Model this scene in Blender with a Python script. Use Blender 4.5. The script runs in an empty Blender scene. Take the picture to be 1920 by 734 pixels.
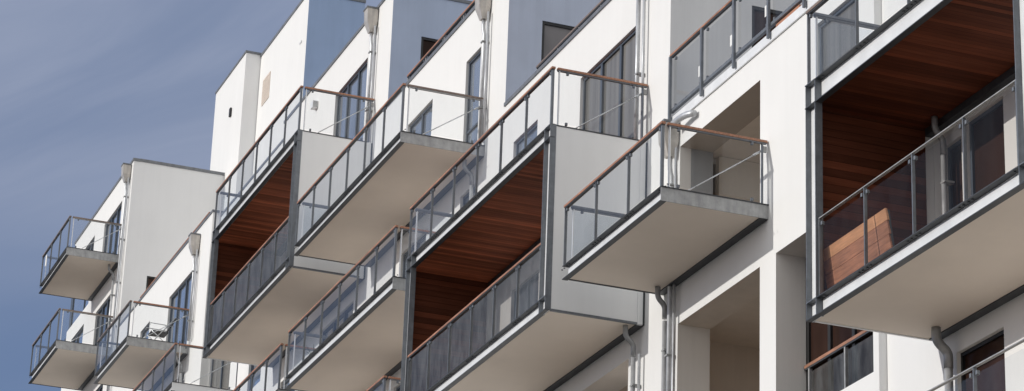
import bpy, bmesh, math, random
from mathutils import Vector, Matrix
random.seed(7)
sc = bpy.context.scene
COL = sc.collection
# World axes: X runs along the facade away from the viewer, Y points out of the facade, Z is up.
# The main wall plane is Y = 0, the street lies at z = GZ.
GZ = -1.7
F = 1.88                                   # how far the balconies project

# ------------------------------------------------------------------ materials
def nt(name):
    m = bpy.data.materials.new(name); m.use_nodes = True
    n = m.node_tree.nodes; l = m.node_tree.links
    return m, n, l, n['Principled BSDF']

def mapped(n, l, scale, coord='Object'):
    tc = n.new('ShaderNodeTexCoord'); mp = n.new('ShaderNodeMapping')
    mp.inputs['Scale'].default_value = scale
    l.new(tc.outputs[coord], mp.inputs['Vector'])
    return mp.outputs['Vector']

def noise(n, l, vec, scale, detail=4, rough=.55):
    t = n.new('ShaderNodeTexNoise'); t.inputs['Scale'].default_value = scale
    t.inputs['Detail'].default_value = detail; t.inputs['Roughness'].default_value = rough
    l.new(vec, t.inputs['Vector']); return t.outputs['Fac']

def ramp(n, l, fac, stops):
    r = n.new('ShaderNodeValToRGB'); e = r.color_ramp.elements
    while len(e) < len(stops): e.new(.5)
    for q, (p, c) in zip(e, stops):
        q.position = p; q.color = (*c, 1)
    l.new(fac, r.inputs['Fac']); return r.outputs['Color']

def mul(n, l, a, b, fac=1.0, mode='MULTIPLY'):
    x = n.new('ShaderNodeMixRGB'); x.blend_type = mode; x.inputs['Fac'].default_value = fac
    l.new(a, x.inputs[1]); l.new(b, x.inputs[2]); return x.outputs[0]

def bump(n, l, b, h, strength, dist=.01):
    u = n.new('ShaderNodeBump'); u.inputs['Strength'].default_value = strength; u.inputs['Distance'].default_value = dist
    l.new(h, u.inputs['Height']); l.new(u.outputs['Normal'], b.inputs['Normal'])

def sc_(c, k): return tuple(min(1, x * k) for x in c)

def render_mat(name, c, var=.05, streak=.06, rough=.85):
    """painted mineral render: fine grain, faint clouding and faint vertical run-off streaks"""
    m, n, l, b = nt(name)
    v = mapped(n, l, (1, 1, 1))
    c1 = ramp(n, l, noise(n, l, v, .9, 5), [(.3, sc_(c, 1 - var)), (.7, sc_(c, 1 + var * .4))])
    vs = mapped(n, l, (2.2, 2.2, .12))
    c2 = ramp(n, l, noise(n, l, vs, 1.6, 6, .65), [(.38, (1 - streak,) * 3), (.58, (1, 1, 1))])
    l.new(mul(n, l, c1, c2), b.inputs['Base Color'])
    b.inputs['Roughness'].default_value = rough
    b.inputs['Specular IOR Level'].default_value = .25
    bump(n, l, b, noise(n, l, v, 55, 3), .12, .004)
    return m

def metal_mat(name, c, metallic=.3, rough=.5, var=.16, scale=7, blotch=True):
    m, n, l, b = nt(name)
    v = mapped(n, l, (1, 1, 1))
    f = noise(n, l, v, scale, 6, .65)
    c1 = ramp(n, l, f, [(.3, sc_(c, 1 - var)), (.72, sc_(c, 1 + var))])
    if blotch:
        vs = mapped(n, l, (3, 3, .5))
        c2 = ramp(n, l, noise(n, l, vs, 4, 5, .7), [(.35, (.82, .82, .84)), (.6, (1, 1, 1))])
        c1 = mul(n, l, c1, c2)
    l.new(c1, b.inputs['Base Color'])
    b.inputs['Metallic'].default_value = metallic
    r = ramp(n, l, f, [(.3, (rough - .08,) * 3), (.7, (rough + .1,) * 3)])
    l.new(r, b.inputs['Roughness'])
    return m

def board_mat(name, base, vert=False, pitch=.095, contrast=.5, rough=.6):
    """timber cladding: boards run along Y; board rhythm across X (soffit) or Z (wall)"""
    m, n, l, b = nt(name)
    tc = n.new('ShaderNodeTexCoord'); sep = n.new('ShaderNodeSeparateXYZ'); l.new(tc.outputs['Object'], sep.inputs[0])
    ax = sep.outputs['Z' if vert else 'X']
    d = n.new('ShaderNodeMath'); d.operation = 'DIVIDE'; d.inputs[1].default_value = pitch; l.new(ax, d.inputs[0])
    fl = n.new('ShaderNodeMath'); fl.operation = 'FLOOR'; l.new(d.outputs[0], fl.inputs[0])
    fr = n.new('ShaderNodeMath'); fr.operation = 'FRACT'; l.new(d.outputs[0], fr.inputs[0])
    wn = n.new('ShaderNodeTexWhiteNoise'); wn.noise_dimensions = '1D'; l.new(fl.outputs[0], wn.inputs['W'])
    per = ramp(n, l, wn.outputs['Value'], [(0, sc_(base, 1 - contrast)), (.5, base), (1, (min(1, base[0] * (1 + contrast * 1.25)), base[1] * (1 + contrast), base[2] * (1 + contrast * .8)))])
    # grain, shifted board by board
    off = n.new('ShaderNodeCombineXYZ'); l.new(wn.outputs['Value'], off.inputs[1])
    sc2 = n.new('ShaderNodeVectorMath'); sc2.operation = 'SCALE'; sc2.inputs['Scale'].default_value = 13
    l.new(off.outputs[0], sc2.inputs[0])
    mp = n.new('ShaderNodeMapping'); mp.inputs['Scale'].default_value = (26, 1.3, 26); l.new(tc.outputs['Object'], mp.inputs['Vector'])
    ad = n.new('ShaderNodeVectorMath'); l.new(mp.outputs[0], ad.inputs[0]); l.new(sc2.outputs[0], ad.inputs[1])
    g = noise(n, l, ad.outputs[0], 1.5, 5, .6)
    gr = ramp(n, l, g, [(.25, (.62, .58, .55)), (.75, (1.0, 1.0, 1.0))])
    col = mul(n, l, per, gr)
    mp3 = n.new('ShaderNodeMapping'); mp3.inputs['Scale'].default_value = (.9, .35, .9); l.new(tc.outputs['Object'], mp3.inputs['Vector'])
    col = mul(n, l, col, ramp(n, l, noise(n, l, mp3.outputs[0], 1.2, 4), [(.32, (.62, .60, .58)), (.66, (1.15, 1.1, 1.08))]))
    lt = n.new('ShaderNodeMath'); lt.operation = 'GREATER_THAN'; lt.inputs[1].default_value = .09; l.new(fr.outputs[0], lt.inputs[0])
    gap = ramp(n, l, lt.outputs[0], [(0, (.5, .47, .45)), (1, (1, 1, 1))])
    col = mul(n, l, col, gap)
    l.new(col, b.inputs['Base Color'])
    b.inputs['Roughness'].default_value = rough
    b.inputs['Specular IOR Level'].default_value = .08
    bump(n, l, b, lt.outputs[0], .4, .004)
    return m

def wood_mat(name, c, stretch=(3, 24, 24), rough=.55, var=.45):
    m, n, l, b = nt(name)
    v = mapped(n, l, stretch)
    col = ramp(n, l, noise(n, l, v, 1.2, 6, .65), [(.3, sc_(c, 1 - var)), (.7, sc_(c, 1 + var * .5))])
    v2 = mapped(n, l, (.7, .7, .7))
    col = mul(n, l, col, ramp(n, l, noise(n, l, v2, 2, 3), [(.35, (.75, .77, .8)), (.6, (1, 1, 1))]))
    l.new(col, b.inputs['Base Color']); b.inputs['Roughness'].default_value = rough
    return m

def schlick(n, l, k):
    """reflectance of a sheet of glass from the viewing angle, same from either side"""
    g = n.new('ShaderNodeNewGeometry'); d = n.new('ShaderNodeVectorMath'); d.operation = 'DOT_PRODUCT'
    l.new(g.outputs['Normal'], d.inputs[0]); l.new(g.outputs['Incoming'], d.inputs[1])
    def mth(op, a, b=None, clamp=False):
        q = n.new('ShaderNodeMath'); q.operation = op; q.use_clamp = clamp
        for i, x in enumerate((a, b)):
            if x is None: continue
            if isinstance(x, (int, float)): q.inputs[i].default_value = x
            else: l.new(x, q.inputs[i])
        return q.outputs[0]
    c = mth('ABSOLUTE', d.outputs['Value']); p = mth('POWER', mth('SUBTRACT', 1.0, c, True), 5.0)
    return mth('MULTIPLY', mth('ADD', mth('MULTIPLY', p, .96), .04), k, True)

def glass_mat(name, tint=(.90, .93, .94), dirt=.03, reflect=1.0, rough=.01, gcol=(.95, .97, 1)):
    """single sheet of safety glass: tinted see-through with a Fresnel reflection and a little dirt"""
    m = bpy.data.materials.new(name); m.use_nodes = True
    n = m.node_tree.nodes; l = m.node_tree.links
    n.remove(n['Principled BSDF']); out = n['Material Output']
    tr = n.new('ShaderNodeBsdfTransparent'); tr.inputs[0].default_value = (*tint, 1)
    gl = n.new('ShaderNodeBsdfGlossy'); gl.inputs['Roughness'].default_value = rough; gl.inputs[0].default_value = (*gcol, 1)
    fac = schlick(n, l, reflect)
    x = n.new('ShaderNodeMixShader'); l.new(fac, x.inputs[0]); l.new(tr.outputs[0], x.inputs[1]); l.new(gl.outputs[0], x.inputs[2])
    df = n.new('ShaderNodeBsdfDiffuse'); df.inputs[0].default_value = (.55, .58, .6, 1)
    v = mapped(n, l, (1.5, 1.5, .5))
    d = ramp(n, l, noise(n, l, v, 3, 6, .7), [(.35, (dirt * .4,) * 3), (.75, (dirt * 2.2,) * 3)])
    y = n.new('ShaderNodeMixShader'); l.new(d, y.inputs[0]); l.new(x.outputs[0], y.inputs[1]); l.new(df.outputs[0], y.inputs[2])
    l.new(y.outputs[0], out.inputs[0])
    return m

def pane_mat(name, c, refl=.5, curtain=None, cscale=7):
    """window pane seen from outside: dim room or curtain behind a reflecting sheet"""
    m, n, l, b = nt(name)
    v = mapped(n, l, (1, 1, .35))
    col = ramp(n, l, noise(n, l, v, 1.1, 2), [(.35, sc_(c, .65)), (.65, sc_(c, 1.35))])
    if curtain:
        v2 = mapped(n, l, (1, 1, .02))
        col = mul(n, l, col, ramp(n, l, noise(n, l, v2, cscale, 3, .6), [(.35, sc_(curtain, .55)), (.65, curtain)]), .75, 'MIX')
    l.new(col, b.inputs['Base Color']); b.inputs['Roughness'].default_value = .6
    b.inputs['Specular IOR Level'].default_value = 0
    gl = n.new('ShaderNodeBsdfGlossy'); gl.inputs['Roughness'].default_value = .02; gl.inputs[0].default_value = (.9, .95, 1, 1)
    fac = schlick(n, l, refl * 3)
    x = n.new('ShaderNodeMixShader'); out = n['Material Output']
    l.new(fac, x.inputs[0]); l.new(b.outputs[0], x.inputs[1]); l.new(gl.outputs[0], x.inputs[2]); l.new(x.outputs[0], out.inputs[0])
    u = n.new('ShaderNodeBump'); u.inputs['Strength'].default_value = .05; u.inputs['Distance'].default_value = .05
    l.new(noise(n, l, mapped(n, l, (1, 1, 1)), 1.3, 1), u.inputs['Height']); l.new(u.outputs[0], gl.inputs['Normal'])
    return m

M = dict(
    white=render_mat('white_render', (.835, .83, .812), .02, .018),
    panel=render_mat('fibre_cement_panel', (.80, .805, .81), .025, .02, .7),
    offwhite=render_mat('shaded_white_render', (.83, .83, .82), .03, .05),
    blue=render_mat('white_render_blue_shade', (.36, .47, .67), .06, .04),  # white wall, its skylight shade put into a blue grey colour
    blue2=render_mat('white_render_pale_shade', (.44, .51, .645), .07, .05),  # white wall again, a paler shade tint painted in
    blue3=render_mat('white_render_warm_shade', (.50, .55, .655), .09, .06),  # white wall again, with a warmer shade tint in the colour
    grey=render_mat('white_render_grey_shade', (.71, .71, .70), .05, .05),  # white end wall, its neutral shade put into the colour
    soffit=render_mat('soffit_plaster', (.79, .70, .61), .05, 0, .9),
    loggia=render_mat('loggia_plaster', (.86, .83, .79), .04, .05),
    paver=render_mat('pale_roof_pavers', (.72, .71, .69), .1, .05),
    roomshade=render_mat('shaded_loggia_soffit', (.42, .36, .305), .05, .03),  # darker copy of the room plaster, upper loggia's shade put into the colour
    jambgrey=render_mat('grey_jamb_strip', (.40, .41, .425), .05, .03),
    room=render_mat('bare_room_plaster', (.70, .625, .55), .06, .05),
    roompart=render_mat('room_partition', (.84, .80, .74), .05, .05),
    galv=metal_mat('galvanised_steel', (.80, .81, .815), .1, .5, .05, 3, False),
    galvdull=metal_mat('weathered_galvanised_steel', (.38, .385, .385), .1, .5, .22, 6),
    steel=metal_mat('grey_and_shaded_steel', (.17, .185, .205), .2, .45, .2, 8),
    dark=metal_mat('dark_and_shaded_steel', (.055, .06, .067), .1, .5, .2, 6),
    pipe=metal_mat('zinc_pipe', (.56, .575, .59), .35, .38, .14, 5),
    pipeshade=metal_mat('shaded_zinc_elbow', (.36, .365, .37), .3, .4, .2, 5),  # pipe zinc with the shade under the soffit put into its colour
    hopper=metal_mat('zinc_hopper', (.54, .51, .47), .35, .5, .12, 6),
    cap=metal_mat('parapet_flashing', (.19, .20, .215), .2, .5, .25, 5),
    steelrod=metal_mat('stainless_steel', (.62, .63, .64), .6, .3, .05, 5, False),
    rail=wood_mat('hardwood_rail', (.47, .225, .135)),
    railweather=wood_mat('weathered_hardwood_rail', (.27, .20, .165)),
    ceil=board_mat('lit_timber_soffit_boards', (.36, .122, .066), False, .10, .38),  # brighter copy, the extra light on these soffits put into the colour
    ceilshade=board_mat('shaded_timber_soffit_boards', (.17, .055, .030), False, .10, .42),  # same boards, the deeper shade of the right box put into the colour
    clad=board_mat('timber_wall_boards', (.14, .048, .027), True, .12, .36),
    screen=wood_mat('screen_timber', (.56, .26, .155), (2, 12, 30), .6, .4),
    screentop=wood_mat('screen_timber_fresh', (.82, .42, .22), (2, 12, 30), .6, .25),
    glass=glass_mat('balcony_glass', (.91, .925, .93), .02, .75),
    glassblue=glass_mat('bluish_balcony_glass', (.86, .9, .94), .06, 1.1),
    glassdark=glass_mat('tinted_balcony_glass', (.47, .455, .44), .085, .75, gcol=(1.0, .93, .82)),
    glassgrey=glass_mat('terrace_glass', (.84, .845, .85), .02, .55),
    glassclear=glass_mat('clear_grey_balcony_glass', (.82, .80, .78), .010, .30),
    pane=pane_mat('window_pane', (.05, .058, .07), .5),
    pane_blue=pane_mat('window_pane_sky', (.175, .20, .24), .75),  # sky reflection partly painted into the base blue
    pane_curtain=pane_mat('window_pane_curtain', (.10, .10, .10), .3, (.25, .24, .225), 6),
    pane_dark=pane_mat('window_pane_dark', (.040, .022, .017), .055),
    pane_dim=pane_mat('window_pane_dim', (.16, .15, .15), .2),
    frame=metal_mat('window_frame_paint', (.07, .087, .115), 0, .45, .06, 4, False),
    framed=metal_mat('window_frame_black', (.012, .012, .013), 0, .5, .06, 4, False),
    vent=metal_mat('vent_grille', (.72, .63, .55), 0, .6, .1, 6, False),
    black=metal_mat('black_plastic', (.02, .02, .022), 0, .5, .1, 6, False),
    paper=metal_mat('white_paper', (.85, .85, .83), 0, .8, .03, 4, False),
    fabric=metal_mat('dark_fabric', (.04, .04, .042), 0, .9, .2, 20, False),
    leaf=metal_mat('plant_leaf', (.07, .10, .05), 0, .6, .3, 9, False),
    clay=metal_mat('clay_pot', (.42, .22, .15), 0, .8, .15, 9, False),
)

def ground_mat():
    m, n, l, b = nt('street_paving')
    v = mapped(n, l, (1, 1, 1))
    col = ramp(n, l, noise(n, l, v, .25, 6), [(.3, (.12, .112, .10)), (.7, (.18, .167, .15))])
    br = n.new('ShaderNodeTexBrick'); br.inputs['Scale'].default_value = 1.6
    br.inputs['Color1'].default_value = (1, 1, 1, 1); br.inputs['Color2'].default_value = (.88, .88, .88, 1); br.inputs['Mortar'].default_value = (.6, .6, .6, 1)
    br.inputs['Mortar Size'].default_value = .012
    l.new(v, br.inputs['Vector'])
    l.new(mul(n, l, col, br.outputs['Color']), b.inputs['Base Color']); b.inputs['Roughness'].default_value = .9
    return m

# ------------------------------------------------------------------ mesh builder
class MB:
    def __init__(s): s.v = []; s.f = []
    def quad(s, a, b, c, d):
        i = len(s.v); s.v += [tuple(a), tuple(b), tuple(c), tuple(d)]; s.f.append((i, i + 1, i + 2, i + 3)); return s
    def box(s, x0, x1, y0, y1, z0, z1, skip=''):
        i = len(s.v)
        s.v += [(x0, y0, z0), (x1, y0, z0), (x1, y1, z0), (x0, y1, z0), (x0, y0, z1), (x1, y0, z1), (x1, y1, z1), (x0, y1, z1)]
        for k, q in (('b', (0, 3, 2, 1)), ('t', (4, 5, 6, 7)), ('k', (0, 1, 5, 4)), ('f', (2, 3, 7, 6)), ('n', (0, 4, 7, 3)), ('r', (1, 2, 6, 5))):
            if k not in skip: s.f.append(tuple(i + a for a in q))
        return s
    def tube(s, pts, r, n=12, caps=True):
        pts = [Vector(p) for p in pts]; rings = []
        up = None
        for k, p in enumerate(pts):
            t = (pts[min(k + 1, len(pts) - 1)] - pts[max(k - 1, 0)]).normalized()
            if up is None:
                up = Vector((0, 0, 1)) if abs(t.z) < .9 else Vector((1, 0, 0))
            a = t.cross(up).normalized(); bb = a.cross(t).normalized(); up = bb
            rr = r[k] if isinstance(r, (list, tuple)) else r
            ring = []
            for j in range(n):
                th = 2 * math.pi * j / n
                ring.append(len(s.v)); s.v.append(tuple(p + a * (rr * math.cos(th)) + bb * (rr * math.sin(th))))
            rings.append(ring)
        for A, B in zip(rings, rings[1:]):
            for j in range(n): s.f.append((A[j], A[(j + 1) % n], B[(j + 1) % n], B[j]))
        if caps:
            s.f.append(tuple(reversed(rings[0]))); s.f.append(tuple(rings[-1]))
        return s
    def bar(s, p, q, w, h, side=Vector((0, 0, 1))):
        p, q = Vector(p), Vector(q); t = (q - p).normalized()
        a = t.cross(side).normalized() * (w / 2); b = a.cross(t).normalized() * (h / 2)
        i = len(s.v)
        for c in (p, q):
            for sa, sb in ((-1, -1), (1, -1), (1, 1), (-1, 1)): s.v.append(tuple(c + a * sa + b * sb))
        s.f += [tuple(i + k for k in q_) for q_ in ((0, 1, 2, 3), (7, 6, 5, 4), (0, 4, 5, 1), (1, 5, 6, 2), (2, 6, 7, 3), (3, 7, 4, 0))]
        return s
    def build(s, name, mat, parent=None, smooth=False, bevel=0):
        o0 = Vector(parent['_o']) if parent is not None and '_o' in parent else Vector((0, 0, 0))
        me = bpy.data.meshes.new(name)
        me.from_pydata([tuple(Vector(v) - o0) for v in s.v], [], s.f)
        bm = bmesh.new(); bm.from_mesh(me); bmesh.ops.recalc_face_normals(bm, faces=bm.faces)
        if bevel:
            bmesh.ops.bevel(bm, geom=[e for e in bm.edges if e.is_manifold], offset=bevel, segments=2, profile=.6, affect='EDGES')
        bm.to_mesh(me); bm.free()
        if smooth:
            for p in me.polygons: p.use_smooth = len(p.vertices) == 4
        me.materials.append(M[mat] if isinstance(mat, str) else mat)
        o = bpy.data.objects.new(name, me); COL.objects.link(o)
        if parent is not None:
            o.parent = parent; o['_o'] = tuple(o0)
        return o

def thing(name, label, cat, o, group=None):
    e = bpy.data.objects.new(name, None); COL.objects.link(e); e.location = o; e['_o'] = tuple(o)
    e.empty_display_size = .2
    e['label'] = label; e['category'] = cat
    if group: e['group'] = group
    return e

def bx(x0, x1, y0, y1, z0, z1, skip=''): return MB().box(x0, x1, y0, y1, z0, z1, skip)
def sheet(x0, x1, y0, y1, z0, z1):
    """a pane of glass as one sheet standing along X or along Y"""
    if x1 - x0 > y1 - y0:
        y = (y0 + y1) / 2; return MB().quad((x0, y, z0), (x1, y, z0), (x1, y, z1), (x0, y, z1))
    x = (x0 + x1) / 2; return MB().quad((x, y0, z0), (x, y1, z0), (x, y1, z1), (x, y0, z1))

# ------------------------------------------------------------------ railings
def clamp(parent, x, y, z, along='x'):
    mb = MB().box(x - .022, x + .022, y - .022, y + .022, z - .028, z + .028) 
    return mb.build('clamp', 'steel', parent, bevel=.008)

def front_rail(t, x0, x1, zs, zr, n, wood='rail', y=F, glass='glass', clamps=True, near_end=0.0, post='steel'):
    """front balustrade: hand rail, flat bar under it, posts, glass panels with clamps"""
    zt = zr
    if wood == 'metal':
        bx(x0 - .01, x1, y - .05, y, zt - .014, zt).build('handrail', 'galvdull', t)
    else:
        bx(x0 - .02, x1 + .02, y - .062, y + .012, zt - .042, zt).build('handrail', wood, t, bevel=.006)
        bx(x0, x1, y - .055, y + .002, zt - .062, zt - .043).build('rail_bar', 'dark', t)
    step = (x1 - x0) / n
    for i in range(n + 1):
        px = x0 + i * step
        w = .05 if i == 0 else .022
        bx(px - (0 if i == 0 else w / 2), px + (w if i == 0 else w / 2), y - .05, y - .004, zs, zt - .063 if wood != 'metal' else zt - .015).build('post', post, t)
    for i in range(n):
        a = x0 + i * step + .05; b = x0 + (i + 1) * step - .035
        if i == 0: a += .03
        g = sheet(a, b, y - .034, y - .022, zs + .05, zt - .10)
        go = g.build('glass_panel', glass, t)
        if clamps:
            for cx in (a + .03, b - .03):
                clamp(go, cx, y - .028, zt - .095)

def side_rail(t, x, zs, zr, near=True, wood='rail', rod=True, glass='glass', y0=.0, y1=F):
    yo = y1 - .11
    if not near and wood != 'metal': wood = 'steel'
    if wood == 'metal':
        bx(x, x + .05, y0 + .02, yo, zr - .014, zr).build('handrail', 'galvdull', t)
    else:
        bx(x - .012, x + .062, y0 + .02, yo, zr - .042, zr).build('handrail', wood, t, bevel=.006)
        bx(x, x + .055, y0 + .03, yo - .01, zr - .062, zr - .043).build('rail_bar', 'steel' if wood != 'railweather' else 'galvdull', t)
    bx(x + .004, x + .05, yo - .05, yo - .03, zs, zr - .063).build('post', 'galv', t)
    bx(x + .004, x + .05, y0 + .09, y0 + .112, zs, zr - .063).build('post', 'steel', t)
    bx(x + .014, x + .05, y0 + .022, y0 + .09, zr - .2, zr - .1).build('wall_bracket', 'galvdull', t)
    go = sheet(x + .022, x + .034, y0 + .13, yo - .06, zs + .05, zr - .09).build('glass_panel', glass, t)
    for cy in (y0 + .28, yo - .2):
        clamp(go, x + .028, cy, zr - .085)
        if near: clamp(go, x + .028, cy, zs + .05)
    if rod and near:
        MB().tube([(x + .07, y0 + .10, zr - .17), (x + .07, y1 - .48, zs + .01)], .011, 8).build('tie_rod', 'steelrod', t, True)
        MB().tube([(x + .07, y0 + .10, zr - .17), (x + .07, y0 + .24, zr - .27)], .02, 8).build('turnbuckle', 'steelrod', t, True)

# ------------------------------------------------------------------ slab with a steel channel edge
def channel_front(t, x0, x1, z0, z1, y=F, posts=None):
    """front channel: recessed web in daylight, two flanges pointing out"""
    bx(x0 + .012, x1 - .0, y - .11, y - .10, z0 + .014, z1 - .014).build('edge_fascia', 'galv', t)
    fl = MB().box(x0, x1 + .03, y - .10, y + .004, z1 - .014, z1)
    for px in posts or []:
        for dx in (-.16, -.06, .06, .16):
            fl.box(px + dx - .012, px + dx + .012, y - .06, y - .035, z1 - .028, z1 - .0145)
    fl.build('edge_flange', 'dark', t)  # shade of the flange undersides put into the dark colour
    bx(x0, x1 + .03, y - .10, y + .004, z0, z0 + .014).build('edge_flange', 'dark', t)

def slab(t, x0, x1, z0, z1, n, y0=0.0, soffit='soffit', near='galvdull'):
    step = (x1 - x0) / n
    channel_front(t, x0, x1, z0, z1, posts=[x0 + i * step for i in range(n + 1)])
    bx(x0 - .004, x0 + .011, y0, F - .004, z0 + .002, z1 - .018).build('end_plate', near, t)
    bx(x0 - .02, x0 + .012, y0, F - .005, z1 - .017, z1 - .002).build('end_trim', 'dark', t)
    bx(x1 - .04, x1, y0, F - .112, z0 + .001, z1 - .018).build('end_plate', 'dark', t)
    bx(x0 + .013, x1 - .042, y0 + .15, F - .112, z0 + .012, z1 - .03).build('soffit', soffit, t)
    bx(x0 + .013, x1 - .042, y0 + .004, y0 + .149, z0 - .006, z1 - .03).build('ledger_beam', 'dark', t)

def slab_balcony(label, x0, x1, z0, zs, zr, n, wood='rail', side='rail', glass='glass', group='slab balconies', rod=True, y0=0.0, near='galvdull'):
    t = thing('balcony', label, 'balcony', (x0, y0, z0), group)
    slab(t, x0, x1, z0, zs, n, y0, near=near)
    front_rail(t, x0, x1, zs, zr, n, wood, glass=glass)
    side_rail(t, x0, zs, zr, True, side, rod, glass, y0)
    side_rail(t, x1 - .06, zs, zr, False, side, False, 'glassblue', y0)
    return t

def column(t, x0, z0, z1, y=F):
    """steel channel column standing on edge, toes out"""
    bx(x0 + .016, x0 + .284, y - .09, y - .08, z0, z1).build('column_web', 'galv', t)
    bx(x0, x0 + .015, y - .11, y + .002, z0, z1).build('column_flange', 'steel', t)  # flange of the same channel, its shade put into the darker grey
    bx(x0 + .285, x0 + .30, y - .11, y + .002, z0, z1).build('column_flange', 'steel', t)

def box_balcony(label, x0, x1, zl, zls, zlr, zu, zus, zur, n, woodu='rail', woodl='rail', sideu='rail', y0=0.0, ln=None, near_panel=True, glassl='glassdark', ceil='ceil'):
    t = thing('box_balcony', label, 'balcony', (x0, y0, zl), 'two-storey timber-lined box balconies')
    ln = ln or n
    xi0, xi1 = x0 + .30, x1 - .30
    # frame
    column(t, x0, zl, zus); column(t, x1 - .30, zl, zus)
    for z0, z1 in ((zl, zls), (zu, zus)):
        step = (xi1 - xi0) / n
        bx(xi0 + .004, xi1 - .004, F - .108, F - .098, z0 + .014, z1 - .014).build('edge_fascia', 'galv', t)
        fl = MB().box(xi0 + .003, xi1 - .003, F - .097, F + .005, z1 - .014, z1)
        for i in range(n + 1):
            for dx in (-.16, -.06, .06, .16):
                px = xi0 + i * step + dx
                if xi0 < px - .02 and px + .02 < xi1: fl.box(px - .012, px + .012, F - .06, F - .035, z1 - .028, z1 - .0145)
        fl.build('edge_flange', 'dark', t)  # dark colour carries the shade under the flange
        bx(xi0 + .003, xi1 - .003, F - .097, F + .005, z0, z0 + .014).build('edge_flange', 'dark', t)
        # the flange laps round the columns as a thin plate
        for xa in (x0 - .004, x1 - .296):
            bx(xa, xa + .30, F - .079, F + .01, z1 - .013, z1 + .001).build('corner_plate', 'steel', t)
            bx(xa, xa + .30, F - .079, F + .01, z0 - .001, z0 + .013).build('corner_plate', 'dark', t)
    # lower deck with plaster soffit, upper deck with timber soffit
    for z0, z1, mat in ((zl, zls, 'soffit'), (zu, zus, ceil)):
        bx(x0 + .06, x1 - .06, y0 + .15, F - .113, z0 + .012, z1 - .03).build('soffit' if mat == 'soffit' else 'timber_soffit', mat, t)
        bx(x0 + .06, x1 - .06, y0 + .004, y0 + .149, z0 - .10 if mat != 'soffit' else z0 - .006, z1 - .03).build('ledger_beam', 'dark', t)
    # side panels
    if near_panel:
        bx(x0 + .012, x0 + .055, y0 + .14, F - .112, zl + .035, zus - .03).build('side_panel', 'panel', t)
        bx(x0 + .003, x0 + .056, y0 + .14, F - .112, zl - .002, zl + .034).build('panel_trim', 'steel', t)
        bx(x0 + .003, x0 + .056, y0 + .14, F - .112, zus - .029, zus - .006).build('panel_trim', 'dark', t)
        bx(x0 + .004, x0 + .10, y0 + .04, y0 + .139, zl, zus - .03).build('wall_channel', 'galv', t)
        bx(x0 + .012, x0 + .10, y0 + .002, y0 + .039, zl, zus - .03).build('wall_channel', 'dark', t)
    bx(x1 - .055, x1 - .012, y0 + .01, F - .112, zl + .003, zus - .03).build('side_panel', 'panel', t)
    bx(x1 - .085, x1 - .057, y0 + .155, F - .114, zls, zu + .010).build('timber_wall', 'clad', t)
    # balustrades
    front_rail(t, x0 + .02, x1 - .06, zus, zur, n, woodu)
    side_rail(t, x0 + .02, zus, zur, True, sideu, True, 'glass', y0)
    side_rail(t, x1 - .08, zus, zur, False, sideu, False, 'glassblue', y0)
    front_rail(t, xi0 + .03, xi1 - .02, zls, zlr, ln, woodl, y=F - .03, glass=glassl)
    return t

# ------------------------------------------------------------------ walls
def wall_mesh(x0, x1, z0, z1, y, holes):
    """front face with true openings; holes = (xa, xb, za, zb, depth)"""
    xs = sorted({x0, x1, *[min(max(h[i], x0), x1) for h in holes for i in (0, 1)]})
    zs = sorted({z0, z1, *[min(max(h[i], z0), z1) for h in holes for i in (2, 3)]})
    mb = MB()
    for xa, xb in zip(xs, xs[1:]):
        run = None
        for za, zb in zip(zs, zs[1:]):
            cx, cz = (xa + xb) / 2, (za + zb) / 2
            if any(h[0] < cx < h[1] and h[2] < cz < h[3] for h in holes):
                if run: mb.quad((xa, y, run[0]), (xb, y, run[0]), (xb, y, run[1]), (xa, y, run[1])); run = None
            else:
                run = (run[0], zb) if run else (za, zb)
        if run: mb.quad((xa, y, run[0]), (xb, y, run[0]), (xb, y, run[1]), (xa, y, run[1]))
    for xa, xb, za, zb, d in holes:
        if d > .3: continue                           # loggias get their own lining
        xa, xb = max(xa, x0), min(xb, x1)
        yb = y - d
        mb.quad((xa, y, za), (xa, yb, za), (xa, yb, zb), (xa, y, zb))
        mb.quad((xb, y, za), (xb, yb, za), (xb, yb, zb), (xb, y, zb))
        mb.quad((xa, y, zb), (xb, y, zb), (xb, yb, zb), (xa, yb, zb))
        mb.quad((xa, y, za), (xb, y, za), (xb, yb, za), (xa, yb, za))
    return mb

def window(t, xa, xb, za, zb, y, n=1, pane='pane', frame='frame', d=.11, transom=None, fw=.055):
    """frame with n lights set back in its opening; the pane is a sub-part"""
    yb = y - d
    mb = MB()
    mb.box(xa + .002, xa + fw, yb + .003, yb + .05, za + .002, zb - .002); mb.box(xb - fw, xb - .002, yb + .003, yb + .05, za + .002, zb - .002)
    mb.box(xa + fw, xb - fw, yb + .003, yb + .05, zb - fw, zb - .002); mb.box(xa + fw, xb - fw, yb + .003, yb + .05, za + .002, za + fw)
    for i in range(1, n):
        xm = xa + (xb - xa) * i / n
        mb.box(xm - .045, xm + .045, yb + .003, yb + .055, za + fw, zb - fw)
    if transom:
        mb.box(xa + fw, xb - fw, yb + .004, yb + .045, transom - .025, transom + .025)
    w = mb.build('window', frame, t)
    mat = pane
    MB().quad((xa + .01, yb + .012, za + .01), (xb - .01, yb + .012, za + .01), (xb - .01, yb + .012, zb - .01), (xa + .01, yb + .012, zb - .01)).build('pane', mat, w)
    return w

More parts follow.
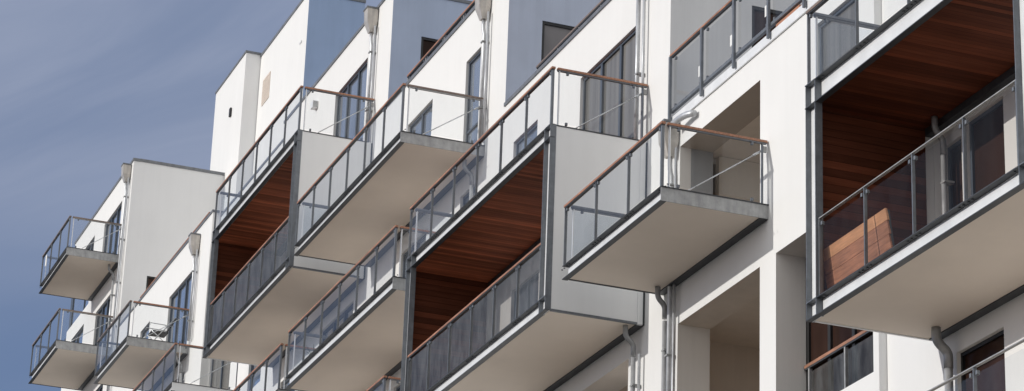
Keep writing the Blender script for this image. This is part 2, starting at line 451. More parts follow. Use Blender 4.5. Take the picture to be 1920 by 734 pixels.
def end_window(t, x, ya, yb, za, zb, pane='pane_dark', frame='framed'):
    """window in a wall that faces down the street (-X); set in a shallow dark reveal"""
    fw = .06
    mb = MB()
    for (a, b, c, d) in ((ya, ya + fw, za, zb), (yb - fw, yb, za, zb), (ya + fw, yb - fw, zb - fw, zb), (ya + fw, yb - fw, za, za + fw)):
        mb.box(x + .02, x + .09, a, b, c, d)
    w = mb.build('window', frame, t)
    MB().quad((x + .06, ya, za), (x + .06, yb, za), (x + .06, yb, zb), (x + .06, ya, zb)).build('pane', pane, w)

def end_wall(x, y0, y1, z0, z1, holes=()):
    ys = sorted({y0, y1, *[h[i] for h in holes for i in (0, 1)]}); zs = sorted({z0, z1, *[h[i] for h in holes for i in (2, 3)]})
    mb = MB()
    for a, b in zip(ys, ys[1:]):
        for c, d in zip(zs, zs[1:]):
            if not any(h[0] < (a + b) / 2 < h[1] and h[2] < (c + d) / 2 < h[3] for h in holes):
                mb.quad((x, a, c), (x, b, c), (x, b, d), (x, a, d))
    for a, b, c, d in [h[:4] for h in holes]:
        k = x + .12
        mb.quad((x, a, c), (k, a, c), (k, a, d), (x, a, d)); mb.quad((x, b, c), (k, b, c), (k, b, d), (x, b, d))
        mb.quad((x, a, d), (k, a, d), (k, b, d), (x, b, d)); mb.quad((x, a, c), (k, a, c), (k, b, c), (x, b, c))
    return mb

def block(label, x0, x1, z1, y=0.0, wins=(), holes=(), endmat='offwhite', end_z=None, back=-11.0, end_holes=(), cap=.05, z0=GZ, capmat='cap', far_end=False):
    """one stepped section of the apartment building: front wall, end wall, roof, flashing, windows"""
    t = thing('apartment_block', label, 'building', (x0, y, z0), 'stepped white apartment blocks')
    hs = [(w[0], w[1], w[2], w[3], .11) for w in wins] + list(holes)
    wall_mesh(x0, x1, z0, z1, y, hs).build('front_wall', 'white', t)
    ez = z0 if end_z is None else end_z
    end_wall(x0, back, y, ez, z1, end_holes).build('end_wall', endmat, t)
    MB().quad((x0, back, z1 - .12), (x1, back, z1 - .12), (x1, y - .2, z1 - .12), (x0, y - .2, z1 - .12)).build('roof', 'paver', t)
    MB().quad((x0, back, z0), (x1, back, z0), (x1, back, z1), (x0, back, z1)).build('rear_wall', 'white', t)
    if far_end: end_wall(x1, back, y, z0, z1).build('end_wall', 'white', t)
    if cap:
        mb = MB().box(x0 - .03, x1, y - .22, y + .03, z1 - .02, z1 + cap)
        mb.box(x0 - .03, x0 + .2, back, y - .22, z1 - .02, z1 + cap)
        mb.build('parapet_flashing', capmat, t)
    for w in wins:
        window(t, w[0], w[1], w[2], w[3], y, *w[4:])
    for h in end_holes: end_window(t, x0, *h)
    return t

FH = 3.18                                  # storey height
# section behind the big balcony on the right
k0 = block('white wall section with tinted patio door, behind the balcony that holds a leaning timber screen', 14.0, 33.38, 18.78, -.13,
    wins=[(29.98, 31.0, 12.55, 15.16, 1, 'pane_dark', 'frame'), (31.12, 31.62, 12.6, 15.0, 1, 'pane_dark', 'frame'), (30.15, 31.4, 9.4, 11.88, 1, 'pane_dark', 'framed'),
          (26.6, 28.4, 15.75, 18.1, 2, 'pane_curtain'), (22.2, 24.8, 15.7, 18.1, 2, 'pane_curtain'), (22.2, 24.8, 12.5, 14.9, 2, 'pane_curtain'), (22.2, 24.8, 9.3, 11.7, 2, 'pane_curtain'), (16, 18.6, 12.5, 14.9, 2, 'pane_curtain')],
    cap=.05, end_z=GZ)
# section with the recessed loggias
def room(t, xa, xb, za, zb, yb, part=False):
    """bare unlit room behind an open loggia"""
    X0, X1, Y1, Z1 = xa - 1.2, xb + 3.2, yb - 5.5, zb + .12
    mb = MB()
    mb.quad((X0, yb, Z1), (X1, yb, Z1), (X1, Y1, Z1), (X0, Y1, Z1)).quad((X0, yb, za), (X1, yb, za), (X1, Y1, za), (X0, Y1, za))
    mb.quad((X0, yb, za), (X0, Y1, za), (X0, Y1, Z1), (X0, yb, Z1)).quad((X1, yb, za), (X1, Y1, za), (X1, Y1, Z1), (X1, yb, Z1)).quad((X0, Y1, za), (X1, Y1, za), (X1, Y1, Z1), (X0, Y1, Z1))
    # back of the facade wall, so that no light leaks past the opening
    mb.quad((X0, yb, za), (xa, yb, za), (xa, yb, Z1), (X0, yb, Z1)).quad((xb, yb, za), (X1, yb, za), (X1, yb, Z1), (xb, yb, Z1)).quad((xa, yb, zb), (xb, yb, zb), (xb, yb, Z1), (xa, yb, Z1))
    mb.build('room', 'room', t)
    if part:
        MB().box(xb + .35, xb + .5, yb - 2.6, yb - .28, za + .01, Z1 - .01).build('partition', 'roompart', t)
LH = [(37.31, 40.5, 15.9, 18.29, .63), (37.31, 40.5, 12.75, 15.03, .6), (33.55, 36.73, 12.2, 15.07, .57), (33.55, 36.73, 9.0, 11.9, .57), (37.31, 40.5, 9.6, 11.85, .6)]
k1 = block('white apartment block with deep recessed loggia openings below the full height terrace glass', 33.38, 41.0, 18.78, 0.0, holes=LH + [(33.98, 35.3, 16.0, 18.43, .11)], cap=0, end_z=9)
window(k1, 33.98, 35.3, 16.0, 18.43, 0, 1, 'pane_curtain', 'frame')
for i, (xa, xb, za, zb, d) in enumerate(LH):
    yb = -d
    mb = MB()
    mb.quad((xa, 0, za), (xa, yb, za), (xa, yb, zb), (xa, 0, zb)); mb.quad((xb, 0, za), (xb, yb, za), (xb, yb, zb), (xb, 0, zb))
    mb.quad((xa, 0, za), (xb, 0, za), (xb, yb, za), (xa, yb, za))
    mb.build('loggia_lining', 'loggia', k1)
    MB().quad((xa, 0, zb), (xb, 0, zb), (xb, yb, zb), (xa, yb, zb)).build('loggia_soffit', 'roomshade' if i == 0 else 'room' if i not in (2, 3) else 'loggia', k1)
    if i == 0: MB().quad((xb - .003, -.21, za), (xb - .003, yb, za), (xb - .003, yb, zb), (xb - .003, -.21, zb)).build('inner_jamb', 'jambgrey', k1)  # deeper part of the far jamb, in a darker grey
    if i not in (2, 3): room(k1, xa, xb, za, zb, yb, i == 0)
    if i in (2, 3):
        window(k1, xa, xb, za, zb, yb + .11, 4, 'pane_dark', 'framed', fw=.1)
# section with the wide balcony door
k2 = block('white apartment block with plain grey shaded end wall and the widest balcony door', 41.0, 49.5, 22.55, 0.0,
    wins=[(42.5, 45.28, 19.0, 21.49, 3, 'pane_curtain', 'frame'), (47.55, 48.9, 19.8, 21.51, 1, 'pane_blue'),
          (47.2, 48.7, 15.8, 18.2, 2, 'pane_blue', 'frame'), (43.2, 45.6, 15.75, 18.2, 2, 'pane')],
    holes=[(42.62, 46.0, 12.6, 15.03, .6)], endmat='grey', end_z=18.3, end_holes=[(-2.26, -1.61, 18.95, 21.55)], cap=.06)
mb = MB(); xa, xb, za, zb = 42.62, 46.0, 12.6, 15.03
for a in (xa, xb): mb.quad((a, 0, za), (a, -.6, za), (a, -.6, zb), (a, 0, zb))
for c in (za, zb): mb.quad((xa, 0, c), (xb, 0, c), (xb, -.6, c), (xa, -.6, c))
mb.build('loggia_lining', 'loggia', k2); room(k2, xa, xb, za, zb, -.6)
def std(x, z, xs=2.85):
    return []
k3 = block('white apartment block with blue grey shaded end wall and large tinted end window', 49.5, 57.7, 25.71, 0.0,
    wins=[w for k in range(3) for w in ((51.15, 52.08, 22.15 - FH * k, 24.6 - FH * k, 1, 'pane_blue', 'frame', .11, 22.15 - FH * k + .75), (54.3, 56.05, 22.8 - FH * k, 24.6 - FH * k, 2, 'pane_blue'))] , 
    endmat='blue3', end_z=22.2, end_holes=[(-2.6, -.77, 22.7, 24.67, 'pane_dim')], cap=.06)
k4 = block('white apartment block with blue grey shaded end wall and small black end window', 57.7, 67.0, 28.83, 0.0,
    wins=[w for k in range(4) for w in ((59.55, 62.2, 25.3 - FH * k, 27.77 - FH * k, 3, 'pane_blue'), (64.2, 65.6, 26.0 - FH * k, 27.4 - FH * k, 1, 'pane_blue'))],
    endmat='blue2', end_z=25.3, end_holes=[(-1.9, -.76, 26.3, 27.71)], cap=.06)
k5 = block('recessed white wall with full height curtained glazing between two blocks', 67.0, 74.4, 28.7, -.25,
    wins=[w for k in range(2) for w in ((71.95, 74.36, 25.15 - FH * k, 27.6 - FH * k, 2, 'pane_curtain'), (68.6, 69.9, 25.15 - FH * k, 27.6 - FH * k, 1, 'pane_blue'))], cap=.05, end_z=20)
k6 = block('white apartment block with brown railed roof terrace, left of centre', 74.4, 86.4, 28.82, 0.0,
    wins=[w for k in range(2) for w in ((76.4, 79.22, 25.2 - FH * k, 27.63 - FH * k, 3, 'pane_blue'), (81.7, 82.95, 26.0 - FH * k, 27.62 - FH * k, 1, 'pane_blue'))],
    cap=.05, end_z=20)
# far block: the upper corner is glazed, so the wall has an open corner
k7 = thing('apartment_block', 'farthest white apartment block with bare pale end wall and glazed far corner', 'building', (86.4, 0, GZ), 'stepped white apartment blocks')
w7 = [(87.75, 90.42, 31.65, 33.85, 3, 'pane_blue'), (92.0, 93.55, 32.4 + .35, 34.0, 2, 'pane_blue'), (88.1, 90.48, 28.42, 30.6, 3, 'pane'), (92.45, 95.1, 29.2, 30.79, 2, 'pane_blue'),
      (88.1, 90.48, 25.2, 27.4, 3, 'pane'), (92.45, 95.1, 26, 27.6, 2, 'pane_blue')]
hs7 = [(w[0], w[1], w[2], w[3], .11) for w in w7]
wall_mesh(86.4, 92.0, GZ, 34.85, 0, hs7).build('front_wall', 'white', k7)
wall_mesh(92.0, 95.55, GZ, 31.4, 0, hs7[3:4] + hs7[5:]).build('front_wall', 'white', k7)
wall_mesh(92.0, 95.55, 32.72, 34.85, 0, hs7[1:2]).build('front_wall', 'white', k7)
mb = MB().quad((92.0, 0, 32.72), (95.55, 0, 32.72), (95.55, -3.2, 32.72), (92.0, -3.2, 32.72)).quad((92.0, 0, 31.4), (95.55, 0, 31.4), (95.55, -3.2, 31.4), (92.0, -3.2, 31.4))
mb.quad((92.0, 0, 31.4), (92.0, -3.2, 31.4), (92.0, -3.2, 32.72), (92.0, 0, 32.72)).quad((95.55, 0, GZ), (95.55, -9, GZ), (95.55, -9, 31.4), (95.55, 0, 31.4)).quad((95.55, 0, 32.72), (95.55, -9, 32.72), (95.55, -9, 34.85), (95.55, 0, 34.85))
mb.build('corner_lining', 'white', k7)
EH7 = [(-2.0, -.8, 29.4, 30.78)]
end_wall(86.4, -9, 0, 28.3, 34.85, EH7).build('end_wall', 'panel', k7)
end_window(k7, 86.4, *EH7[0])
MB().quad((86.4, -9, 34.75), (95.55, -9, 34.75), (95.55, -.2, 34.75), (86.4, -.2, 34.75)).build('roof', 'cap', k7)
mb = MB().box(86.37, 95.57, -.22, .03, 34.83, 34.93).box(86.37, 86.6, -9, -.22, 34.84, 34.94); mb.build('parapet_flashing', 'cap', k7)
for w in w7: window(k7, *w[:4], 0, *w[4:])
cg = bx(95.12, 95.5, -.1, -.04, 31.4, 32.72).build('corner_window', 'frame', k7)
bx(92.1, 92.18, -.1, -.04, 31.4, 32.72).build('mullion', 'frame', cg); bx(93.0, 93.06, -.1, -.04, 31.4, 32.72).build('mullion', 'frame', cg)
MB().quad((92.18, -.07, 31.4), (95.42, -.07, 31.4), (95.42, -.07, 32.72), (92.18, -.07, 32.72)).build('pane', 'glassblue', cg)

# roof-top volumes set back behind the terrace
tw = thing('stair_tower', 'tall white stair tower rising behind the far roofs', 'building', (84.63, -3.2, 28.6))
bx(84.63, 88.6, -9, -3.2, 28.6, 38.78, 'n').build('tower_wall', 'white', tw)
end_wall(84.63, -9, -3.2, 28.6, 38.78).build('end_wall', 'panel', tw)
bx(84.6, 88.63, -9.03, -3.17, 38.782, 38.86).build('roof_flashing', 'cap', tw)
MB().box(86.05, 86.22, -3.198, -3.13, 36.95, 37.27).build('wall_light', 'black', tw, bevel=.02)
ph = thing('penthouse', 'white penthouse with blue grey shaded end wall beside the stair tower', 'building', (78.9, -3.73, 28.8))
bx(78.9, 84.62, -5.64, -3.73, 28.8, 38.7, 'n').build('penthouse_wall', 'white', ph)
end_wall(78.9, -5.64, -3.73, 28.8, 38.7).build('end_wall', 'blue', ph)
bx(78.87, 84.61, -5.66, -3.70, 38.702, 38.80).build('roof_flashing', 'cap', ph)
v = bx(83.15, 84.02, -3.728, -3.70, 36.62, 37.58)
v.build('vent_panel', 'vent', ph)
mb = MB()
for i in range(9): mb.box(83.2, 83.97, -3.699, -3.685, 36.68 + i * .1, 36.72 + i * .1)
mb.build('vent_slat', 'vent', ph)
bx(79.42, 79.66, -3.728, -3.70, 37.14, 37.2).build('wall_bracket', 'galv', ph)
# a small vent grille on the wall by the upper left balcony
t = thing('vent_grille', 'small square grey vent hood on white wall above the left box balcony', 'vent', (63.85, 0, 28.0))
bx(63.78, 63.98, .003, .15, 28.04, 28.24).build('hood', 'galv', t, bevel=.008)
mb = MB()
for i in range(5): mb.box(63.772, 63.779, .02, .135, 28.06 + i * .035, 28.078 + i * .035)
mb.build('grille', 'galvdull', t)

# ------------------------------------------------------------------ balconies
b4 = slab_balcony('slab balcony in front of the pale recessed loggia, right of centre', 37.0, 41.12, 15.735, 15.985, 17.09, 3, near='galvdull')
b2 = slab_balcony('long slab balcony below the second rain hopper, upper centre', 50.66, 58.34, 21.84, 22.09, 23.175, 6, side='railweather')
bl = slab_balcony('long slab balcony directly below the upper centre slab balcony', 50.66, 58.34, 18.58, 18.86, 19.975, 6)
bm6 = slab_balcony('balcony with only its rail corner showing at the bottom edge, under two others', 50.9, 58.34, 15.42, 15.68, 16.79, 6)
m5 = slab_balcony('balcony under the left timber box, only its sloping rail showing', 58.95, 66.4, 18.5, 18.76, 19.86, 6)
m3 = slab_balcony('short slab balcony with a folding chair on it', 76.1, 80.36, 24.885, 25.165, 26.27, 3, wood='railweather')
m1 = slab_balcony('highest and farthest short slab balcony against the sky', 87.08, 91.5, 31.33, 31.62, 32.73, 3, wood='railweather', side='railweather')
bx(90.75, 90.95, F - .02, F - .016, 32.15, 32.55).build('sticker_or_glint', 'paper', m1)  # white card standing in for a whitish reflection on the glass
m2 = slab_balcony('lower of the two farthest slab balconies, below the highest one', 87.32, 91.72, 28.08, 28.38, 29.49, 3, wood='railweather', side='railweather')
rl = slab_balcony('balcony with a grey metal rail at the bottom right corner', 26.1, 31.9, 8.95, 9.2, 10.285, 4, wood='metal', side='metal', y0=-.13)
m4 = slab_balcony('balcony with pale side panel at the bottom left, below the folding chair', 69.75, 76.0, 21.72, 21.97, 23.07, 5, near='panel')
bx(69.74, 69.80, .1, F - .1, 18.6, 21.70).build('side_panel', 'panel', m4)
x3 = box_balcony('timber-lined two-storey box balcony in the centre, pale end panel in full view', 41.92, 49.78, 15.44, 15.70, 16.80, 18.67, 18.93, 20.04, 6)
x2 = box_balcony('timber-lined two-storey box balcony on the left, farther one', 58.72, 66.5, 21.69, 21.95, 23.10, 24.88, 25.18, 26.32, 6)
rr = box_balcony('largest timber-lined box balcony at the right with grey metal rail', 26.05, 31.95, 12.19, 12.45, 13.60, 15.34, 15.70, 16.84, 4, woodu='railweather', woodl='metal', sideu='railweather', y0=-.13, ceil='ceilshade', glassl='glassclear')

# loggia rail with the orange hand rail under the right box
t = thing('loggia_railing', 'orange hand rail and glass across the dark loggia under the right box balcony', 'railing', (33.6, -.42, 12.2))
bx(33.6, 36.7, -.53, -.47, 13.21, 13.26).build('handrail', 'rail', t)
bx(33.6, 36.7, -.525, -.475, 13.18, 13.209).build('rail_bar', 'dark', t)
for px in (36.55, 35.35, 34.2): bx(px - .02, px + .02, -.53, -.475, 12.2, 13.179).build('post', 'galvdull', t)
for a, b in ((35.4, 36.5), (34.25, 35.3)): sheet(a, b, -.505, -.495, 12.3, 13.12).build('glass_panel', 'glassdark', t)
bx(33.552, 36.728, -.56, -.02, 12.05, 12.2).build('floor_slab', 'loggia', t)

# ------------------------------------------------------------------ terrace railings on the roof edges
def low_rail(label, x0, x1, zp, zr, n, wood='rail'):
    t = thing('terrace_railing', label, 'railing', (x0, -.06, zp), 'railings along the roof terraces')
    bx(x0, x1, -.10, -.02, zr - .045, zr).build('handrail', wood, t, bevel=.006)
    bx(x0, x1, -.09, -.03, zr - .065, zr - .046).build('rail_bar', 'dark', t)
    for i in range(n + 1):
        px = x0 + (x1 - x0) * i / n
        bx(px - .02, px + .02, -.09, -.04, zp + .062, zr - .066).build('post', 'galvdull', t)
    for i in range(n):
        a = x0 + (x1 - x0) * i / n + .06; b = x0 + (x1 - x0) * (i + 1) / n - .06
        g = sheet(a, b, -.07, -.06, zp + .064, zr - .08).build('glass_panel', 'glassblue', t)
        for cx in (a + .06, b - .06): clamp(g, cx, -.06, zr - .10)
    return t
low_rail('short glazed terrace railing above the second rain hopper, below the black end window', 50.0, 56.38, 25.71, 26.01, 5)
low_rail('dark short terrace railing below the large tinted end window', 42.2, 47.8, 22.55, 22.78, 5, 'railweather')
low_rail('brown terrace rail running along the far lower roof edge', 75.0, 83.6, 28.82, 29.02, 5)

t = thing('terrace_railing', 'full height terrace railing with white paper stickers on its glass', 'railing', (35.4, .02, 18.78), 'railings along the roof terraces')
xr0, xr1 = 33.5, 40.9
bx(xr0 - 2.1, xr1 + .05, -.2, .035, 18.79, 18.815).box(xr0 - 2.1, xr1 + .05, -.2, .012, 18.816, 18.98).build('edge_channel', 'galv', t)
bx(xr0, xr1 + .04, -.03, .04, 20.165, 20.205).build('handrail', 'rail', t, bevel=.006)
bx(xr0, xr1, -.02, .03, 20.14, 20.164).build('rail_bar', 'dark', t)
bx(xr0, xr1, -.03, .03, 19.07, 19.13).build('lower_rail', 'steel', t)
ps = [40.86, 39.52, 38.22, 36.9, 35.6, 34.3]
for px in ps:
    bx(px - .03, px + .03, .031, .075, 18.86, 20.139).build('post', 'steel', t)
for a, b in zip(ps[1:], ps):
    g = sheet(a + .07, b - .07, .0, .012, 19.16, 20.06).build('glass_panel', 'glassgrey', t)
    for cx in (a + .14, b - .14):
        clamp(g, cx, .006, 20.07); clamp(g, cx, .006, 19.16)
for px, z in ((39.68, 19.42), (38.4, 19.47), (37.06, 19.45)):
    bx(px - .09, px + .05, .014, .017, z - .12, z + .08).build('sticker_or_glint', 'paper', t)
# timber lying on that terrace
def board(label, p, q, w=.16, h=.04):
    t = thing('timber_board', label, 'timber board', p, 'timber boards left on the terrace')
    MB().bar(p, q, w, h).build('board', 'screen', t)
board('reddish timber board lying flat in the gap under the terrace glass', (36.75, -.05, 19.02), (35.9, -.05, 19.02), .08, .07)
board('reddish timber board propped steeply behind the terrace glass', (36.3, -.35, 18.9), (35.6, -.6, 20.6))
board('paler timber board leaning beside the steep one on the terrace', (35.9, -.35, 18.9), (35.3, -.6, 20.5))

# ------------------------------------------------------------------ drain pipes
def arc(p0, p1, p2, n=6):
    p0, p1, p2 = map(Vector, (p0, p1, p2))
    return [p0 * (1 - s) ** 2 + p1 * 2 * s * (1 - s) + p2 * s * s for s in [i / n for i in range(n + 1)]]

def hopper(t, x, z, y=0.0, w=.29, h=.60):
    s = MB()
    y0, y1 = y + .02, y + .30
    a = [(x - w / 2, y0, z), (x + w / 2, y0, z), (x + w / 2, y1, z), (x - w / 2, y1, z)]
    b = [(x - w / 2 * .94, y0, z - h * .55), (x + w / 2 * .94, y0, z - h * .55), (x + w / 2 * .94, y1 - .02, z - h * .55), (x - w / 2 * .94, y1 - .02, z - h * .55)]
    c = [(x - .08, y + .05, z - h), (x + .08, y + .05, z - h), (x + .08, y + .19, z - h), (x - .08, y + .19, z - h)]
    s.v += a + b + c
    for k in (0, 4):
        for j in range(4): s.f.append((k + j, k + (j + 1) % 4, k + 4 + (j + 1) % 4, k + 4 + j))
    s.f += [(0, 3, 2, 1), (8, 9, 10, 11)]
    o = s.build('rain_hopper', 'hopper', t)
    bx(x - w / 2 - .015, x + w / 2 + .015, y0 - .003, y1 + .015, z + .001, z + .045).build('hopper_rim', 'cap', o)

def pipe(label, x, ztop, zbot, y=0.0, hop=True, elbow=None, second=True, r=.042):
    t = thing('drainpipe', label, 'drainpipe', (x, y, zbot), 'zinc drainpipes down the white facade')
    yp = y + .12
    if hop:
        hopper(t, x, ztop, y); top = ztop - .6
        pts = [(x, yp, top)] + arc((x, yp, top - .12), (x, yp, top - .24), (x - .03, yp - .02, top - .36)) + [(x - .03, yp - .02, zbot)]
    else:
        top = ztop; pts = [(x, yp, top), (x, yp, zbot)]
    MB().tube(pts, r, 14).build('pipe', 'pipe', t, True)
    if second:
        MB().tube([(x - .19, y + .09, top + (.12 if hop else 0)), (x - .19, y + .09, zbot)], r * .62, 12).build('pipe', 'pipe', t, True)
    z = top - .55
    while z > zbot + .3:
        bx(x - .095, x + .03, y + .005, yp + .045, z, z + .03).build('bracket', 'galvdull', t)
        z -= 1.55
    if elbow:
        ye, ze = elbow
        e = [(x, ye, ze), (x, ye, ze - .06)] + arc((x, ye, ze - .12), (x, ye, ze - .20), (x, (ye + yp) / 2, ze - .26), 5) + arc((x, (ye + yp) / 2, ze - .26), (x, yp, ze - .32), (x, yp, ze - .40), 5) + [(x, yp, ze - .56)]
        MB().tube(e, r * 1.12, 14).build('elbow', 'pipeshade', t, True)
    return t

pipe('zinc drainpipe with hopper seen through the right slab balcony glass', 40.66, 18.72, 9.0)
sp = MB().tube(arc((39.75, .06, 18.62), (39.95, .2, 18.68), (40.45, .2, 18.62), 6), .06, 12)
t = thing('drain_spout', 'slanting zinc spout leading into the hopper under the terrace', 'drain spout', (39.75, .06, 18.6)); sp.build('spout', 'pipe', t, True)
pipe('zinc drainpipe beside the widest balcony door', 42.2, 22.4, 18.98, hop=False)
pipe('zinc drainpipe with elbow under the centre box balcony', 42.12, 14.9, 9.0, hop=False, elbow=(.28, 15.452))
pipe('zinc drainpipe with pale hopper above the upper centre slab balcony', 50.72, 25.62, 22.1)
pipe('zinc drainpipe with hopper above the left box balcony, between white walls', 58.98, 28.76, 25.2)
pipe('zinc drainpipe with hopper above the folding chair', 75.85, 28.5, 25.2)
pipe('zinc drainpipe at the roof corner of the farthest block', 86.8, 34.75, 25.2)
pipe('shaded zinc elbow and pipe below the right box balcony', 31.42, 11.65, 5.0, y=-.13, hop=False, elbow=(.17, 12.2), second=False, r=.06)
pipe('bright zinc pipe inside the right box balcony', 31.42, 14.9, 12.46, y=-.13, hop=False, elbow=(.12, 15.35), second=False, r=.04)
pipe('zinc elbow and pipe under the right slab balcony', 40.78, 15.15, 9.0, hop=False, elbow=(.26, 15.75), second=False)
pipe('zinc elbow under the highest farthest balcony', 87.45, 30.8, 28.4, hop=False, elbow=(.3, 31.35), second=False)
pipe('zinc elbow under the upper centre slab balcony, seen through glass', 51.05, 21.3, 18.87, hop=False, elbow=(.3, 21.86), second=False)
pipe('zinc pipe under the balcony with the folding chair', 76.3, 24.3, 21.99, hop=False, elbow=(.3, 24.9), second=False)

# ------------------------------------------------------------------ things on the balconies
t = thing('timber_screen', 'slatted timber panel leaning inside the glass of the right balcony', 'timber screen', (30.8, 1.6, 12.45))
xa, xb = 31.83, 30.0
zt0 = 13.21
rows = [(.0, .17, 'screentop'), (.17, .36, 'screen'), (.36, .56, 'screen'), (.56, .76, 'screen')]
for a, b, mt in rows:
    ya = 1.70 - a * .13; yb = 1.70 - b * .13
    s = MB()
    for yo in (0, -.03):
        s.v += [(xa, ya + yo, zt0 - a - .003), (xb, ya + yo, zt0 - a - .003), (xb - .02, yb + yo, zt0 - b + .003), (xa - .02, yb + yo, zt0 - b + .003)]
    s.f += [(0, 1, 2, 3), (7, 6, 5, 4), (0, 4, 5, 1), (1, 5, 6, 2), (2, 6, 7, 3), (3, 7, 4, 0)]
    s.build('slat', mt, t)
MB().bar((30.75, 1.645, 13.1), (30.7, 1.565, 12.47), .06, .02, Vector((1, 0, 0))).build('batten', 'screen', t)
MB().bar((xb + .01, 1.655, 13.19), (xb - .01, 1.565, 12.47), .03, .03, Vector((1, 0, 0))).build('batten', 'dark', t)

t = thing('folding_chair', 'metal folding chair with dark seat and back on the short balcony', 'chair', (76.75, .75, 25.165))
cx0, cx1, cz = 76.55, 77.05, 25.165
mbs = MB().bar((cx0, .62, cz + .42), (cx0, 1.08, cz + .44), .03, .5, Vector((1, 0, 0)))
bx(cx0, cx1, .55, 1.05, cz + .41, cz + .45).build('seat', 'fabric', t)
s = MB(); s.v += [(cx0, .52, cz + .58), (cx1, .52, cz + .58), (cx1, .36, cz + .92), (cx0, .36, cz + .92), (cx0, .49, cz + .56), (cx1, .49, cz + .56), (cx1, .33, cz + .9), (cx0, .33, cz + .9)]
s.f += [(0, 1, 2, 3), (7, 6, 5, 4), (0, 4, 5, 1), (1, 5, 6, 2), (2, 6, 7, 3), (3, 7, 4, 0)]; s.build('backrest', 'fabric', t)
for x in (cx0 - .012, cx1 + .012):
    MB().tube([(x, 1.08, cz + .0), (x, .36, cz + .93)], .013, 8).build('leg', 'steelrod', t, True)
    MB().tube([(x, .5, cz + .0), (x, 1.06, cz + .43)], .013, 8).build('leg', 'steelrod', t, True)
    MB().tube([(x, .46, cz + .64), (x, 1.12, cz + .66), (x, 1.12, cz + .6)], .014, 8).build('armrest', 'steelrod', t, True)

t = thing('potted_plant', 'small spiky plant in a pot behind the glass of the lower centre balcony', 'plant', (57.6, 1.45, 18.86))
MB().tube([(57.6, 1.45, 18.862), (57.6, 1.45, 19.06)], [.09, .13], 14).build('pot', 'clay', t, True)
s = MB()
for i in range(34):
    a = random.uniform(0, 6.28); l_ = random.uniform(.25, .5); tl = random.uniform(.15, .8)
    d = Vector((math.cos(a) * tl, math.sin(a) * tl, 1)).normalized(); w = Vector((-math.sin(a), math.cos(a), 0)) * .014
    p = Vector((57.6, 1.45, 19.04)); m_ = p + d * l_ * .6; e = p + d * l_ + Vector((math.cos(a), math.sin(a), -.4)) * .07
    s.quad(p - w, p + w, m_ + w * .8, m_ - w * .8); s.quad(m_ - w * .8, m_ + w * .8, e + w * .1, e - w * .1)
s.build('leaves', 'leaf', t)

# ------------------------------------------------------------------ ground
g = MB().quad((-500, -500, GZ), (700, -500, GZ), (700, 500, GZ), (-500, 500, GZ)).build('ground', ground_mat()); g['kind'] = 'structure'

# ------------------------------------------------------------------ light: low sun, nearly square on to the facade
sun_dir = Vector((.17, 1.88, .565)).normalized()           # towards the sun
elev = math.asin(sun_dir.z); az = math.atan2(sun_dir.x, sun_dir.y)
sd = bpy.data.lights.new('sun', 'SUN'); sd.energy = 2.3; sd.angle = math.radians(.5); sd.color = (1, .965, .91)
so = bpy.data.objects.new('sun', sd); COL.objects.link(so); so.rotation_euler = (-sun_dir).to_track_quat('-Z', 'Y').to_euler(); so.location = (40, 60, 60)

w = bpy.data.worlds.new('World'); sc.world = w; w.use_nodes = True
n = w.node_tree.nodes; l = w.node_tree.links
bg = n['Background']
sky = n.new('ShaderNodeTexSky'); sky.sky_type = 'NISHITA'; sky.sun_disc = False
sky.sun_elevation = elev; sky.sun_rotation = az; sky.air_density = 1.0; sky.dust_density = .6; sky.ozone_density = 2.2
tc = n.new('ShaderNodeTexCoord')
def vm(op, a, v):
    q = n.new('ShaderNodeVectorMath'); q.operation = op; l.new(a, q.inputs[0])
    q.inputs[1].default_value = v; return q
def rampw(fac, p0, c0, p1, c1):
    r = n.new('ShaderNodeValToRGB'); r.color_ramp.interpolation = 'EASE'
    for e, p, c in zip(r.color_ramp.elements, (p0, p1), (c0, c1)): e.position = p; e.color = (c, c, c, 1)
    l.new(fac, r.inputs['Fac']); return r.outputs['Color']
def mixw(fac, a, b, mode='MIX'):
    x = n.new('ShaderNodeMixRGB'); x.blend_type = mode
    for sock, v in zip(x.inputs, (fac, a, b)):
        if isinstance(v, tuple): sock.default_value = (*v, 1)
        elif isinstance(v, (int, float)): sock.default_value = v
        else: l.new(v, sock)
    return x.outputs[0]
# the clear sky is read a little above the true elevation, so that the horizon glow stays low
l.new(vm('ADD', tc.outputs['Generated'], (0, 0, .30)).outputs[0], sky.inputs['Vector'])
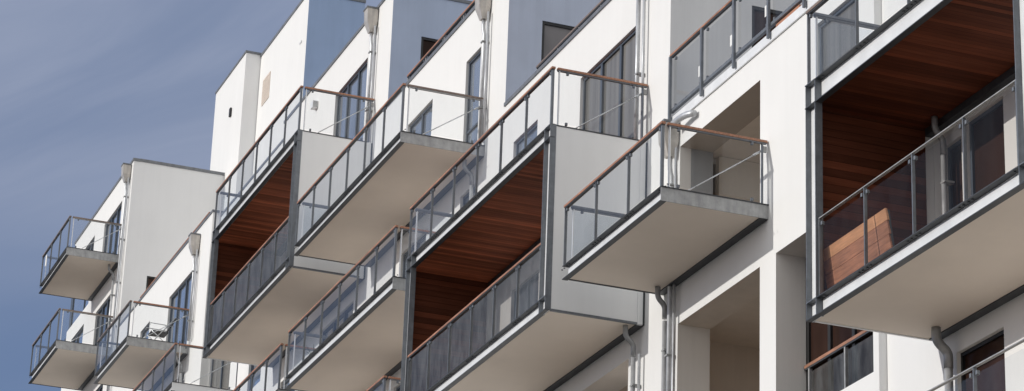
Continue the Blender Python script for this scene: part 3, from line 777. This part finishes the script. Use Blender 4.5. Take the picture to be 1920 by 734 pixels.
# thin high cloud in streaks, thicker with elevation
cmb = n.new('ShaderNodeCombineXYZ')
for k, ax in enumerate(((-.448, -.822, .349), (.187, -.468, -.863), (.874, -.322, .364))):
    l.new(vm('DOT_PRODUCT', tc.outputs['Generated'], tuple(a * (5, 17, 5)[k] for a in ax)).outputs['Value'], cmb.inputs[k])
cl = n.new('ShaderNodeTexNoise'); cl.inputs['Scale'].default_value = 1.0; cl.inputs['Detail'].default_value = 6; cl.inputs['Roughness'].default_value = .5; cl.inputs['Distortion'].default_value = .8
l.new(cmb.outputs[0], cl.inputs['Vector'])
sepw = n.new('ShaderNodeSeparateXYZ'); l.new(tc.outputs['Generated'], sepw.inputs[0])
streak = rampw(cl.outputs['Fac'], .30, .50, .70, 1.0)
high = rampw(sepw.outputs['Z'], .26, .12, .41, 1.0)
cloud = mixw(1.0, streak, high, 'MULTIPLY')
col = mixw(cloud, mixw(1.0, sky.outputs[0], (1.13, 1.05, 1.09), 'MULTIPLY'), (2.15, 2.46, 3.3))
# added unseen haze behind the camera, brightens the shaded end faces
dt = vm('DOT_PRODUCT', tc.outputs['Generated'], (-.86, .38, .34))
fill_haze = rampw(dt.outputs['Value'], .15, 0.0, .85, 1.0)
col = mixw(fill_haze, col, (6.2, 6.1, 6.0))
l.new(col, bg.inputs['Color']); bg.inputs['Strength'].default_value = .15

# ------------------------------------------------------------------ camera
cd = bpy.data.cameras.new('camera'); cam = bpy.data.objects.new('camera', cd); COL.objects.link(cam); sc.camera = cam
right = Vector((-0.35804124, -0.93305992, 0.03472259)); down = Vector((0.32805742, -0.16052772, -0.93091846)); fwd = Vector((0.87417664, -0.3219162, 0.36357277))
R = Matrix((right, -down, -fwd)).transposed().to_4x4()
cam.matrix_world = Matrix.Translation((0, 18, 0)) @ R
cd.sensor_fit = 'HORIZONTAL'; cd.sensor_width = 36; cd.lens = 5151.5 / 1920 * 36
cd.clip_start = .5; cd.clip_end = 3000

sc.view_settings.view_transform = 'Standard'; sc.view_settings.look = 'None'; sc.view_settings.exposure = 0; sc.view_settings.gamma = 1
sc.render.engine = 'CYCLES'
try:
    sc.cycles.use_denoising = True; sc.cycles.max_bounces = 10; sc.cycles.diffuse_bounces = 5; sc.cycles.transparent_max_bounces = 24; sc.cycles.glossy_bounces = 4
    sc.cycles.caustics_reflective = False; sc.cycles.caustics_refractive = False
except Exception: pass
for o in bpy.data.objects:
    if '_o' in o: del o['_o']
